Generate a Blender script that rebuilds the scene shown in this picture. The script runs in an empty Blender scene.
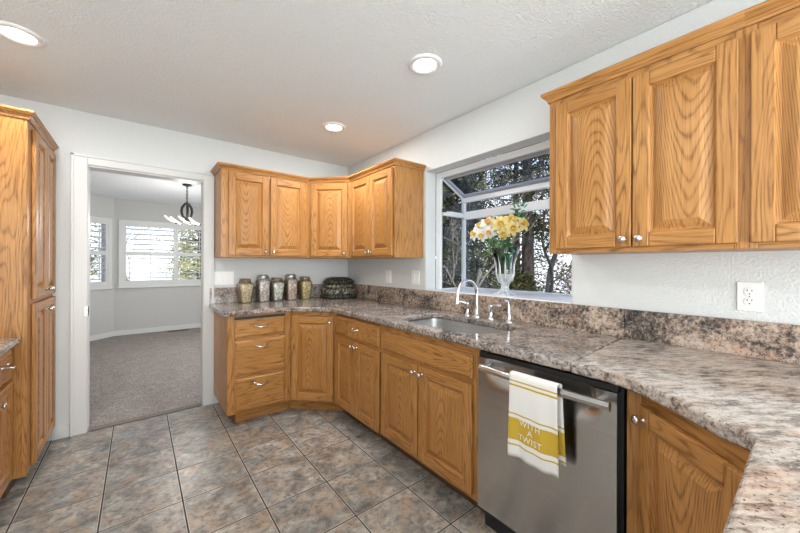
import bpy, bmesh, math, random
from mathutils import Vector, Matrix, Quaternion
S = bpy.context.scene
COL = S.collection
PI = math.pi
# ------------------------------------------------------------------ camera
YAW, ROLL = math.radians(38.4464), math.radians(0.1925)
FPX = 329.227
rt = Vector((math.cos(YAW), -math.sin(YAW), 0)); fw = Vector((math.sin(YAW), math.cos(YAW), 0)); zz = Vector((0, 0, 1))
cr, sr = math.cos(ROLL), math.sin(ROLL)
R_, U_ = cr*rt + sr*zz, cr*zz - sr*rt
cam = bpy.data.cameras.new('camera'); cam.sensor_width = 36; cam.lens = FPX/800*36
cam.shift_y = -2.1/800; cam.clip_start = .02; cam.clip_end = 300
camo = bpy.data.objects.new('camera', cam); COL.objects.link(camo)
camo.matrix_world = Matrix(((R_.x, U_.x, -fw.x, -1.93047), (R_.y, U_.y, -fw.y, -3.4315), (R_.z, U_.z, -fw.z, 1.28086), (0, 0, 0, 1)))
S.camera = camo
# ------------------------------------------------------------------ world, sun, exposure
S.view_settings.view_transform = 'Standard'; S.view_settings.look = 'None'
S.view_settings.gamma = 1; S.view_settings.use_curve_mapping = False
S.view_settings.exposure = 0.06
W = bpy.data.worlds.new('sky'); S.world = W; W.use_nodes = True
wn = W.node_tree; wn.nodes.clear()
wo = wn.nodes.new('ShaderNodeOutputWorld'); wb = wn.nodes.new('ShaderNodeBackground')
wr = wn.nodes.new('ShaderNodeValToRGB'); wt = wn.nodes.new('ShaderNodeTexCoord'); ws = wn.nodes.new('ShaderNodeSeparateXYZ')
wn.links.new(wt.outputs['Generated'], ws.inputs[0]); wn.links.new(ws.outputs['Z'], wr.inputs[0])
wn.links.new(wr.outputs[0], wb.inputs[0]); wn.links.new(wb.outputs[0], wo.inputs[0])
e = wr.color_ramp.elements
e[0].position = 0.0; e[0].color = (.86, .88, .95, 1); e[1].position = .45; e[1].color = (.30, .46, .82, 1)
m_ = e.new(.14); m_.color = (.76, .83, .97, 1)
wb.inputs[1].default_value = 2.1
def light(name, kind, loc, energy, color=(1, 1, 1), rot=None, **k):
    l = bpy.data.lights.new(name, kind); l.energy = energy; l.color = color
    for a, b in k.items(): setattr(l, a, b)
    o = bpy.data.objects.new(name, l); COL.objects.link(o); o.location = loc
    if rot: o.rotation_euler = rot
    return o
sun = light('sun', 'SUN', (6, -4, 8), 8.0, (1, .95, .87), angle=.01)
sun.rotation_euler = Vector((.42, .42, -.80)).to_track_quat('-Z', 'Y').to_euler()
# fill lamps added out of view, each set at an added window
light('added_fill_south', 'AREA', (-1.55, -6.45, 1.35), 190, (.94, .985, .985), (PI/2+.62, 0, 0), shape='RECTANGLE', size=2.7, size_y=2.0)
light('added_fill_west', 'AREA', (-2.98, -4.4, 1.35), 30, (.94, .985, .985), (PI/2+.5, 0, -PI/2), shape='RECTANGLE', size=1.8, size_y=1.7)  # added side fill lamp, unseen
light('added_fill_dining', 'AREA', (.45, 1.75, 1.45), 48, (.98, .99, 1), (PI/2, 0, PI/2), shape='RECTANGLE', size=1.7, size_y=1.2)  # added lamp brightening the dining room, unseen
S.cycles.sample_clamp_indirect = 6
S.cycles.caustics_reflective = False; S.cycles.caustics_refractive = False
# ------------------------------------------------------------------ node helpers
class NT:
    def __init__(s, name):
        s.m = bpy.data.materials.new(name); s.m.use_nodes = True; s.t = s.m.node_tree; s.t.nodes.clear()
        s.out = s.t.nodes.new('ShaderNodeOutputMaterial')
    def n(s, typ, **k):
        o = s.t.nodes.new('ShaderNode'+typ)
        for a, b in k.items():
            if a.startswith('_'): setattr(o, a[1:], b)
        for a, b in k.items():
            if not a.startswith('_'):
                key = int(a[1:]) if a[0] == 'i' and a[1:].isdigit() else a.replace('__', ' ')
                if hasattr(b, 'is_output'): s.t.links.new(b, o.inputs[key])
                else: o.inputs[key].default_value = b
        return o
    def coord(s, kind='Object'): return s.n('TexCoord').outputs[kind]
    def mapping(s, vec, scale=(1, 1, 1), loc=(0, 0, 0), rot=(0, 0, 0)):
        return s.n('Mapping', Vector=vec, Scale=scale, Location=loc, Rotation=rot).outputs[0]
    def noise(s, vec, scale, detail=3, rough=.5, dist=0):
        return s.n('TexNoise', Vector=vec, Scale=scale, Detail=detail, Roughness=rough, Distortion=dist).outputs[0]
    def ramp(s, fac, stops, interp='LINEAR'):
        o = s.n('ValToRGB', i0=fac); o.color_ramp.interpolation = interp
        el = o.color_ramp.elements
        while len(el) < len(stops): el.new(.5)
        for q, (p, c) in zip(el, stops):
            q.position = p; q.color = (c, c, c, 1) if isinstance(c, (int, float)) else (*c, 1)
        return o.outputs[0]
    def mix(s, fac, a, b, mode='MIX'):
        o = s.t.nodes.new('ShaderNodeMix'); o.data_type = 'RGBA'; o.blend_type = mode
        for k, v in ((0, fac), (6, a), (7, b)):
            if hasattr(v, 'is_output'): s.t.links.new(v, o.inputs[k])
            else: o.inputs[k].default_value = v if k == 0 else ((*v, 1) if len(v) == 3 else v)
        return o.outputs[2]
    def math(s, op, a, b=0.0):
        return s.n('Math', _operation=op, i0=a, i1=b).outputs[0]
    def bump(s, h, strength=.2, dist=.01):
        return s.n('Bump', Height=h, Strength=strength, Distance=dist).outputs[0]
    def done(s, **k):
        k = {a.replace('__', ' '): b for a, b in k.items()}
        p = s.t.nodes.new('ShaderNodeBsdfPrincipled')
        for a, b in k.items():
            if hasattr(b, 'is_output'): s.t.links.new(b, p.inputs[a])
            else: p.inputs[a].default_value = (*b, 1) if isinstance(b, tuple) and len(b) == 3 and a in ('Base Color', 'Emission Color') else b
        s.t.links.new(p.outputs[0], s.out.inputs[0]); return s.m
def plain(name, col, rough=.5, metal=0, **k):
    return NT(name).done(**{'Base Color': col, 'Roughness': rough, 'Metallic': metal, **k})
# ------------------------------------------------------------------ materials
def oak(name, kind, dark, mid, light_):
    t = NT(name); c = t.coord(); horiz = kind == 'h'
    inf = t.n('ObjectInfo').outputs['Random']
    off = t.n('CombineXYZ', X=t.math('MULTIPLY', inf, 7.3), Y=t.math('MULTIPLY', inf, 3.1), Z=t.math('MULTIPLY', inf, 5.7)).outputs[0]
    v = t.n('VectorMath', _operation='ADD', i0=c, i1=off).outputs[0]
    jag = t.noise(t.mapping(v, (9, 42, 42) if horiz else (42, 42, 9)), 1, 2)
    if kind == 'panel':                    # plain-sawn board: nested cathedral arches about the panel centre
        sx = t.n('SeparateXYZ', Vector=c)
        sgn = t.math('SUBTRACT', t.math('MULTIPLY', t.math('GREATER_THAN', t.math('FRACT', t.math('MULTIPLY', inf, 17.3)), .35), 2.0), 1.0)
        x = t.math('ADD', sx.outputs[0], t.math('MULTIPLY', t.math('SUBTRACT', t.math('FRACT', t.math('MULTIPLY', inf, 31.7)), .5), .07))
        wob = t.noise(t.mapping(v, (7, 7, 2.4)), 1, 2)
        f = t.math('ADD', t.math('MULTIPLY', t.math('MULTIPLY', sx.outputs[2], sgn), 15.0), t.math('MULTIPLY', t.math('MULTIPLY', x, x), 760.0))
        f = t.math('ADD', f, t.math('ADD', t.math('MULTIPLY', wob, 4.0), t.math('MULTIPLY', jag, .6)))
        wid = t.math('MULTIPLY', t.math('PINGPONG', f, .5), 1.0)
    else:
        sc = (1.0, 11, 11) if horiz else (11, 11, 1.0)
        big = t.noise(t.mapping(v, sc), .62, 2, .5, .15)
        f = t.math('ADD', t.math('MULTIPLY', big, 26), t.math('MULTIPLY', jag, .9))
        wid = t.math('PINGPONG', f, .5)
    rings = t.ramp(wid, [(0, 1), (.09, .70), (.19, .16), (.42, 0)])
    pores = t.noise(t.mapping(v, (7, 210, 210) if horiz else (210, 210, 7)), 1, 2, .6)
    pores = t.ramp(pores, [(.42, 0), (.66, 1)])
    amt = t.ramp(t.noise(t.mapping(v, (2, 2, 2)), 1.3, 2), [(.3, .55), (.7, 1)])
    grain = t.math('MULTIPLY', t.math('MINIMUM', t.math('MULTIPLY', rings, t.math('ADD', t.math('MULTIPLY', pores, .7), .55)), 1.0), amt)
    patch = t.noise(t.mapping(v, (1.5, 1.5, 1.5)), 1.6, 2)
    base = t.mix(t.ramp(patch, [(.3, 0), (.7, 1)]), mid, light_)
    col = t.mix(t.math('MULTIPLY', grain, .88), base, dark)
    col = t.mix(t.math('MULTIPLY', pores, .30), col, dark)
    return t.done(Base__Color=col, Roughness=.34, Specular__IOR__Level=.4, Normal=t.bump(grain, -.12, .002))
OAK = dict(dark=(.13, .045, .009), mid=(.42, .190, .050), light_=(.51, .252, .080))
M = {}
M['oak_v'] = oak('oak_vertical', 'v', **OAK); M['oak_h'] = oak('oak_horizontal', 'h', **OAK); M['oak_p'] = oak('oak_cathedral', 'panel', **OAK)
def texwall(name, col, scale, strength, rough=.7, dist=.004):
    t = NT(name); c = t.coord()
    n = t.noise(c, scale, 3, .55)
    n2 = t.ramp(n, [(.38, 0), (.62, 1)])
    return t.done(Base__Color=col, Roughness=rough, Normal=t.bump(n2, strength, dist), Specular__IOR__Level=.3)
M['wall'] = texwall('white_orange_peel_paint', (.665, .68, .675), 95, .28)
M['ceil'] = texwall('knockdown_ceiling_paint', (.885, .915, .93), 100, .6, .8, .005)
M['dwall'] = texwall('grey_dining_paint', (.53, .525, .51), 95, .1)
M['trim'] = plain('white_trim_paint', (.66, .66, .65), .35)
M['vinyl'] = plain('white_vinyl', (.82, .83, .83), .3)
M['alu'] = plain('grey_window_gasket', (.33, .33, .34), .4)
M['plate'] = plain('white_plastic', (.84, .84, .83), .3)
M['slot'] = plain('dark_slot', (.03, .03, .03), .6)
M['chrome'] = plain('chrome', (.86, .86, .87), .08, 1)
M['nickel'] = plain('satin_nickel', (.72, .70, .67), .2, 1)
M['black'] = plain('black_plastic', (.012, .012, .013), .35)
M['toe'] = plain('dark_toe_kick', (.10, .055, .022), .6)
M['toe_strip'] = plain('brown_strip', (.16, .14, .12), .6)
M['bronze'] = plain('dark_bronze', (.045, .04, .038), .35, .6)
def steel(name, rough=.25, c0=(.50, .495, .485), c1=(.60, .595, .585), an=.85):
    t = NT(name); c = t.coord()
    n = t.noise(t.mapping(c, (4, 4, 500)), 1, 3)
    cl = t.ramp(n, [(.3, c0), (.7, c1)])
    tg = t.n('Tangent', _direction_type='RADIAL', _axis='Z').outputs[0]
    return t.done(Base__Color=cl, Metallic=1.0, Roughness=rough, Anisotropic=an, Anisotropic__Rotation=.25, Tangent=tg)
M['steel'] = steel('brushed_stainless', .20); M['sink'] = steel('sink_stainless', .34)
# granite
RF = math.radians(-52)
def granite(name, mode):
    t = NT(name); c = t.coord()
    if mode == 'flow':
        v = t.mapping(t.mapping(c, rot=(0, 0, RF)), (13, 3.4, 13)); s1 = 1.0
    elif mode == 'splash':
        v = t.mapping(c, (4, 4, 6)); s1 = 1.0
    else:
        v = t.mapping(c, (7, 7, 7)); s1 = 1.0
    a = t.noise(v, s1, 7, .62, 1.0)
    f = t.noise(c if mode != 'flow' else t.mapping(t.mapping(c, rot=(0, 0, RF)), (1, .30, 1)), 62, 5, .72, .3)
    g = t.noise(t.mapping(c, (1, 1, 1), (4, 2, 7)), 120, 3, .6)
    b = t.noise(t.mapping(v, (1, 1, 1), (5.2, 3.1, 2)), s1*1.5, 5, .62, .8)
    k = {'flow': .38, 'splash': .50, 'fine': .36}[mode]
    h = t.math('ADD', t.math('MULTIPLY', a, k), t.math('MULTIPLY', f, 1-k))
    if mode == 'flow':
        base = t.ramp(h, [(.34, (.03, .026, .024)), (.42, (.16, .13, .11)), (.48, (.35, .30, .262)), (.55, (.53, .475, .425)), (.66, (.58, .51, .43))])
    elif mode == 'splash':
        base = t.ramp(h, [(.37, (.022, .02, .019)), (.44, (.10, .083, .072)), (.49, (.28, .215, .17)), (.55, (.50, .385, .305)), (.65, (.58, .50, .43))])
    else:
        base = t.ramp(h, [(.34, (.022, .02, .02)), (.42, (.10, .087, .08)), (.48, (.22, .19, .17)), (.56, (.42, .365, .325)), (.68, (.50, .42, .36))])
    pink = t.ramp(b, [(.53, 0), (.66, .5)])
    col = t.mix(pink, base, t.mix(1.0, base, (1.05, .74, .56), 'MULTIPLY'))
    col = t.mix(t.ramp(g, [(.60, 0), (.66, .85)]), col, (.035, .03, .028))
    col = t.mix(t.ramp(g, [(.32, .6), (.38, 0)]), col, (.62, .57, .52))
    return t.done(Base__Color=col, Roughness=.10 if mode != 'splash' else .18, Specular__IOR__Level=.55)
M['granite'] = granite('granite_grey_brown', 'fine'); M['granite_flow'] = granite('granite_flowing', 'flow'); M['granite_splash'] = granite('granite_bold', 'splash')
# slate tile floor
def tiles():
    t = NT('slate_look_tile'); c = t.coord()
    px, py = .34, .3345
    sx = t.n('SeparateXYZ', Vector=c)
    ux = t.math('DIVIDE', t.math('ADD', sx.outputs[0], 1.40), px); uy = t.math('DIVIDE', t.math('ADD', sx.outputs[1], 1.313), py)
    dx = t.math('PINGPONG', ux, .5); dy = t.math('PINGPONG', uy, .5)
    d = t.math('MINIMUM', dx, dy)
    gm = t.ramp(d, [(.0085, 1), (.012, 0)])
    ed = t.ramp(d, [(.016, 1), (.024, 0)])
    ix, iy = t.math('FLOOR', ux), t.math('FLOOR', uy)
    wn_ = t.n('TexWhiteNoise', _noise_dimensions='2D', Vector=t.n('CombineXYZ', X=ix, Y=iy, Z=0.0).outputs[0])
    off = t.n('VectorMath', _operation='SCALE', i0=wn_.outputs['Color']); off.inputs['Scale'].default_value = 9
    v = t.n('VectorMath', _operation='ADD', i0=c, i1=off.outputs[0]).outputs[0]
    v = t.mapping(v, (1.25, 1.35, 1), rot=(0, 0, .6))
    a = t.noise(v, 6.5, 7, .68, .5); b = t.noise(t.mapping(v, loc=(3, 7, 1)), 7, 5, .62, .3); f = t.noise(v, 26, 5, .7, .3)
    base = t.ramp(a, [(.32, (.085, .08, .076)), (.43, (.20, .19, .175)), (.54, (.34, .31, .275)), (.68, (.52, .48, .43))])
    base = t.mix(t.ramp(b, [(.48, 0), (.62, .6)]), base, (.39, .275, .185))
    base = t.mix(t.ramp(t.noise(t.mapping(v, loc=(9, 2, 4)), 5, 4, .6), [(.52, 0), (.66, .6)]), base, (.24, .275, .285))
    base = t.mix(t.ramp(f, [(.36, .7), (.52, 0)]), base, (.085, .08, .076))
    base = t.mix(t.math('MULTIPLY', ed, .65), base, (.52, .48, .43))
    shade = t.math('ADD', t.math('MULTIPLY', wn_.outputs['Value'], .22), .89)
    base = t.mix(1.0, base, t.n('CombineColor', Red=shade, Green=shade, Blue=shade).outputs[0], 'MULTIPLY')
    col = t.mix(gm, base, (.022, .019, .017))
    h = t.math('SUBTRACT', t.math('MULTIPLY', f, .3), gm)
    r = t.math('ADD', t.math('MULTIPLY', gm, .4), .30)
    return t.done(Base__Color=col, Roughness=r, Normal=t.bump(h, .3, .004), Specular__IOR__Level=.45)
M['tile'] = tiles()
def carpet():
    t = NT('taupe_carpet'); c = t.coord()
    a = t.noise(c, 70, 4, .8); b = t.noise(c, 7, 4, .6)
    col = t.ramp(a, [(.3, (.11, .092, .083)), (.5, (.31, .27, .245)), (.66, (.54, .49, .455))])
    col = t.mix(t.ramp(b, [(.4, 0), (.65, .35)]), col, (.20, .18, .17))
    return t.done(Base__Color=col, Roughness=.95, Normal=t.bump(a, .8, .01), Specular__IOR__Level=.1)
M['carpet'] = carpet()
def glass(name, tint=(1, 1, 1), refl=.08):
    t = NT(name)
    tr = t.n('BsdfTransparent', Color=(*tint, 1)); gl = t.n('BsdfGlossy', Roughness=.02)
    fr = t.n('Fresnel', IOR=1.45).outputs[0]
    mx = t.n('MixShader', i0=t.math('MULTIPLY', fr, refl/.08), i1=tr.outputs[0], i2=gl.outputs[0])
    t.t.links.new(mx.outputs[0], t.out.inputs[0]); return t.m
M['pane_roof'] = glass('roof_glass', (.97, .98, .99), .008)
M['pane'] = glass('window_glass', (.97, .985, .98), .06); M['jar_glass'] = glass('jar_glass', (.985, .995, .99), .07)
M['vase_glass'] = glass('vase_glass', (.80, .90, .88), .14)
def frosted(name, col, a):
    t = NT(name); c = t.coord()
    d = t.n('BsdfDiffuse', Color=(*col, 1)); tl = t.n('BsdfTranslucent', Color=(*col, 1)); tr = t.n('BsdfTransparent', Color=(.95, .97, .96, 1)); g = t.n('BsdfGlossy', Roughness=.08)
    m1 = t.n('MixShader', i0=.5, i1=d.outputs[0], i2=tl.outputs[0])
    st = t.ramp(t.noise(t.mapping(c, (30, 30, 12)), 1, 2), [(.35, a*.4), (.65, min(1, a*1.5))])
    m2 = t.n('MixShader', i0=st, i1=tr.outputs[0], i2=m1.outputs[0])
    m3 = t.n('MixShader', i0=.15, i1=m2.outputs[0], i2=g.outputs[0])
    t.t.links.new(m3.outputs[0], t.out.inputs[0]); return t.m
M['frost'] = frosted('etched_crystal', (.93, .94, .93), .85)
def speckle(name, cols, scale, rough=.6):
    t = NT(name); c = t.coord()
    f = t.n('TexVoronoi', Vector=c, Scale=scale)
    v = t.n('SeparateColor', i0=f.outputs['Color']).outputs[0]
    col = t.ramp(v, [(i/len(cols), q) for i, q in enumerate(cols)], 'CONSTANT')
    dk = t.ramp(f.outputs['Distance'], [(.45, 0), (.9, .5)])
    return t.done(Base__Color=t.mix(dk, col, (.07, .045, .03)), Roughness=rough, Normal=t.bump(f.outputs['Distance'], -.6, .006))
def emis(name, col, st):
    return NT(name).done(Base__Color=(.9, .9, .9), Emission__Color=col, Emission__Strength=st)
M['lens'] = emis('lit_lens', (1, .985, .95), 6.0)
# ------------------------------------------------------------------ geometry helpers
class MB:
    def __init__(s): s.v = []; s.f = []; s.m = []; s.sm = []
    def add(s, vs, fs, m=0, smooth=False):
        o = len(s.v); s.v += [tuple(p) for p in vs]
        for f in fs: s.f.append(tuple(i+o for i in f)); s.m.append(m); s.sm.append(smooth)
    def box(s, x0, x1, y0, y1, z0, z1, m=0):
        x0, x1 = min(x0, x1), max(x0, x1); y0, y1 = min(y0, y1), max(y0, y1); z0, z1 = min(z0, z1), max(z0, z1)
        s.add([(x, y, z) for z in (z0, z1) for y in (y0, y1) for x in (x0, x1)],
              [(0, 2, 3, 1), (4, 5, 7, 6), (0, 1, 5, 4), (2, 6, 7, 3), (0, 4, 6, 2), (1, 3, 7, 5)], m)
    def tube(s, path, r, n=10, m=0, caps=True, smooth=True):
        path = [Vector(p) for p in path]; rs = r if isinstance(r, (list, tuple)) else [r]*len(path)
        vs = []; up = None
        for i, p in enumerate(path):
            t = (path[min(i+1, len(path)-1)]-path[max(i-1, 0)]).normalized()
            if up is None: up = t.orthogonal().normalized()
            else:
                up = up-t*up.dot(t); up = up.normalized() if up.length > 1e-6 else t.orthogonal().normalized()
            b = t.cross(up)
            for k in range(n):
                a = 2*PI*k/n; vs.append(p+rs[i]*(math.cos(a)*up+math.sin(a)*b))
        fs = [(i*n+k, i*n+(k+1) % n, (i+1)*n+(k+1) % n, (i+1)*n+k) for i in range(len(path)-1) for k in range(n)]
        s.add(vs, fs, m, smooth)
        if caps:
            s.add([vs[k] for k in range(n)], [tuple(reversed(range(n)))], m); s.add([vs[-n+k] for k in range(n)], [tuple(range(n))], m)
    def lathe(s, prof, c=(0, 0, 0), n=24, m=0, frame=None, smooth=True, sq=0):
        # prof: (r, h) along axis z (or frame = (ax, u, v)); sq > 0 squares the section
        ax, u, v = frame or (Vector((0, 0, 1)), Vector((1, 0, 0)), Vector((0, 1, 0)))
        c = Vector(c); vs = []
        for r, h in prof:
            for k in range(n):
                a = 2*PI*(k+.5)/n; ca, sa = math.cos(a), math.sin(a)
                if sq:
                    q = (abs(ca)**sq+abs(sa)**sq)**(-1/sq)
                else: q = 1
                vs.append(c+ax*h+r*q*(ca*u+sa*v))
        fs = [(i*n+k, i*n+(k+1) % n, (i+1)*n+(k+1) % n, (i+1)*n+k) for i in range(len(prof)-1) for k in range(n)]
        s.add(vs, fs, m, smooth)
        if prof[0][0] > 1e-5: s.add(vs[:n], [tuple(reversed(range(n)))], m)
        if prof[-1][0] > 1e-5: s.add(vs[-n:], [tuple(range(n))], m)
    def build(s, name, mats, parent=None, bevel=0, seg=2, xf=None):
        me = bpy.data.meshes.new(name)
        vs = [tuple(xf @ Vector(p)) for p in s.v] if xf else s.v
        me.from_pydata(vs, [], s.f)
        mats = mats if isinstance(mats, (list, tuple)) else [mats]
        for q in mats: me.materials.append(M[q] if isinstance(q, str) else q)
        me.polygons.foreach_set('material_index', s.m); me.polygons.foreach_set('use_smooth', s.sm)
        me.update()
        o = bpy.data.objects.new(name, me); COL.objects.link(o)
        if parent: o.parent = parent
        if bevel:
            b = o.modifiers.new('bevel', 'BEVEL'); b.width = bevel; b.segments = seg; b.limit_method = 'ANGLE'; b.angle_limit = math.radians(35)
        return o
def tag(o, label, cat, group=None, kind=None):
    if label: o['label'] = label
    if cat: o['category'] = cat
    if group: o['group'] = group
    if kind: o['kind'] = kind
    return o
def struct(o): o['kind'] = 'structure'; return o
def thing(name, label, cat, loc=(0, 0, 0), rz=0, group=None):
    o = bpy.data.objects.new(name, None); COL.objects.link(o); o.empty_display_size = .1
    o.location = loc; o.rotation_euler = (0, 0, rz)
    return tag(o, label, cat, group)
def XF(loc, rz): return (Matrix.Translation(loc) @ Matrix.Rotation(rz, 4, 'Z'))
def plate(name, outer, holes, t, basis, mat, parent=None, bevel=0, seg=2):
    """flat polygon with holes in (a,b), extruded by t; basis(a,b,c)->xyz"""
    bm = bmesh.new(); edges = []
    for loop in [outer]+holes:
        vs = [bm.verts.new((a, b, 0)) for a, b in loop]
        edges += [bm.edges.new((vs[i], vs[(i+1) % len(vs)])) for i in range(len(vs))]
    bmesh.ops.triangle_fill(bm, use_beauty=True, use_dissolve=False, edges=edges)
    for f in bm.faces:
        if f.normal.z < 0: f.normal_flip()
    g = bmesh.ops.extrude_face_region(bm, geom=bm.faces[:])
    for v in [q for q in g['geom'] if isinstance(q, bmesh.types.BMVert)]: v.co.z += t
    bmesh.ops.recalc_face_normals(bm, faces=bm.faces[:])
    for v in bm.verts: v.co = Vector(basis(*v.co))
    bmesh.ops.recalc_face_normals(bm, faces=bm.faces[:])
    me = bpy.data.meshes.new(name); bm.to_mesh(me); bm.free()
    me.materials.append(M[mat] if isinstance(mat, str) else mat)
    o = bpy.data.objects.new(name, me); COL.objects.link(o)
    if parent: o.parent = parent
    if bevel:
        b = o.modifiers.new('bevel', 'BEVEL'); b.width = bevel; b.segments = seg; b.limit_method = 'ANGLE'; b.angle_limit = math.radians(35)
    return o
def rect(a0, a1, b0, b1): return [(a0, b0), (a1, b0), (a1, b1), (a0, b1)]
def arc(cx, cy, r, a0, a1, n=6): return [(cx+r*math.cos(a0+(a1-a0)*i/n), cy+r*math.sin(a0+(a1-a0)*i/n)) for i in range(n+1)]
# ================================================================== SETTING
H = 2.424
XY = lambda z: (lambda a, b, c: (a, b, z+c))
struct(plate('floor', rect(-3.15, .12, -6.6, .06), [], -.1, XY(0), 'tile'))
BAY = [(-3.2, .061), (.46, .061), (.46, 3.31), (-.47, 4.24), (-2.27, 4.24), (-3.2, 3.31)]
struct(plate('floor_dining', BAY, [], -.1, XY(.004), 'carpet'))
def grow(poly, d):
    c = Vector((sum(p[0] for p in poly)/len(poly), sum(p[1] for p in poly)/len(poly))); out = []
    n = len(poly)
    for i in range(n):
        p0, p1, p2 = [Vector(poly[(i+k) % n]) for k in (-1, 0, 1)]
        e1 = (p1-p0).normalized(); e2 = (p2-p1).normalized()
        n1 = Vector((e1.y, -e1.x)); n2 = Vector((e2.y, -e2.x)); m = (n1+n2); m = m/m.dot(n1)
        out.append(tuple(p1+m*d))
    return out
struct(plate('ceiling', rect(-3.15, .12, -6.6, .06), [], .12, XY(H), 'ceil'))
struct(plate('ceiling_dining', [(-3.32, .061), (.58, .061)]+grow(BAY, .12)[2:], [], .12, XY(H), 'ceil'))
# walls
wall_back = struct(plate('wall_back', [(-3.32, 0), (-2.235, 0), (-2.235, 2.028), (-1.472, 2.028), (-1.472, 0), (.58, 0), (.58, H), (-3.32, H)], [], .12, lambda a, b, c: (a, c, b), 'wall'))
GY0, GY1, GZ0, GZ1 = -2.566, -1.360, 1.052, 2.078
struct(plate('wall_right', rect(-6.6, 0, 0, H), [rect(GY0, GY1, GZ0, GZ1)], .12, lambda a, b, c: (c, a, b), 'wall', bevel=.012, seg=3))
struct(plate('wall_left', rect(-6.6, 0, 0, H), [rect(-5.3, -3.5, .5, 2.2)], -.12, lambda a, b, c: (-3.03+c, a, b), 'wall'))
struct(plate('wall_front', rect(-3.15, .12, 0, H), [rect(-2.9, -.2, .35, 2.35)], -.12, lambda a, b, c: (a, -6.5+c, b), 'wall'))
WW = [rect(-2.12, -.62, .94, 1.985)]
struct(plate('wall_bay', rect(-2.27, -.47, 0, H), [rect(-2.14, -.60, .93, 1.99)], .12, lambda a, b, c: (a, 4.24+c, b), 'dwall'))
q2 = math.sqrt(.5)
def bayL(a, b, c): return (-2.27-a*q2-c*q2, 4.24-a*q2+c*q2, b)     # a runs from the corner towards the left wall
def bayR(a, b, c): return (-.47+a*q2+c*q2, 4.24-a*q2+c*q2, b)
struct(plate('wall_bay_left', rect(0, 1.315, 0, H), [rect(.12, .80, .93, 1.99)], .12, bayL, 'dwall'))
struct(plate('wall_bay_right', rect(0, 1.315, 0, H), [rect(.12, .80, .93, 1.99)], .12, bayR, 'dwall'))
struct(plate('wall_dining_left', rect(.12, 3.31, 0, H), [], -.12, lambda a, b, c: (-3.2+c, a, b), 'dwall'))
struct(plate('wall_dining_right', rect(.12, 3.31, 0, H), [rect(.9, 2.6, .85, 2.05)], .12, lambda a, b, c: (.46+c, a, b), 'dwall'))
# baseboards
b = MB(); b.box(-2.42, -2.328, -.014, 0, 0, .085); b.box(-1.395, -1.30, -.014, 0, 0, .085); struct(b.build('baseboard_back', 'trim', bevel=.004))
def bayboard(name, fn, a1):
    b = MB(); vs = [fn(a, z, c) for z in (0, .085) for c in (0, -.014) for a in (0, a1)]
    b.add(vs, [(0, 2, 3, 1), (4, 5, 7, 6), (0, 1, 5, 4), (2, 6, 7, 3), (0, 4, 6, 2), (1, 3, 7, 5)]); struct(b.build(name, 'trim'))
bayboard('baseboard_bay', lambda a, z, c: (-2.27+a, 4.24+c, z+.004), 1.8)
bayboard('baseboard_bay_left', lambda a, z, c: bayL(a, z+.004, c), 1.31)
# doorway casing and jamb
b = MB()
def casing(x0, x1, y0, y1):
    b.box(x0, x1, y0, y1, 0, 2.092)
for (x0, x1, s) in ((-2.325, -2.235, 1), (-1.472, -1.39, -1)):
    b.box(x0, x1, -.016, 0, 0, 2.10); xo = x0 if s > 0 else x1
    b.box(xo, xo+s*.018, -.024, 0, 0, 2.10)
    xi = x1 if s > 0 else x0
    b.box(xi-s*.002, xi+s*.004, 0, .13, 0, 2.03)             # jamb
    b.box(x0, x1, .12, .135, 0, 2.10)
b.box(-2.235, -1.472, -.016, 0, 2.028, 2.10); b.box(-2.325, -1.39, -.024, 0, 2.082, 2.102)
b.box(-2.235, -1.472, 0, .13, 2.016, 2.03); b.box(-2.325, -1.39, .12, .135, 2.028, 2.10)
trim1 = struct(b.build('trim_1', 'trim', bevel=.003))
b = MB(); b.box(-2.247, -2.229, -.0195, -.0155, .885, .955); b.box(-2.2325, -2.229, -.0195, .046, .880, .958); b.box(-2.2312, -2.2275, .020, .038, .900, .938, 1)
for z in (.893, .947): b.lathe([(.004, 0), (.003, .002)], (-2.229, .030, z), 8, 1, (Vector((1, 0, 0)), Vector((0, 1, 0)), Vector((0, 0, 1))))
b.build('strike_plate', ['nickel', 'slot'], trim1)
b = MB(); b.box(-2.222, -1.486, -.004, .062, .001, .008); struct(b.build('trim_2', 'toe_strip', bevel=.002))   # threshold strip

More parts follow.
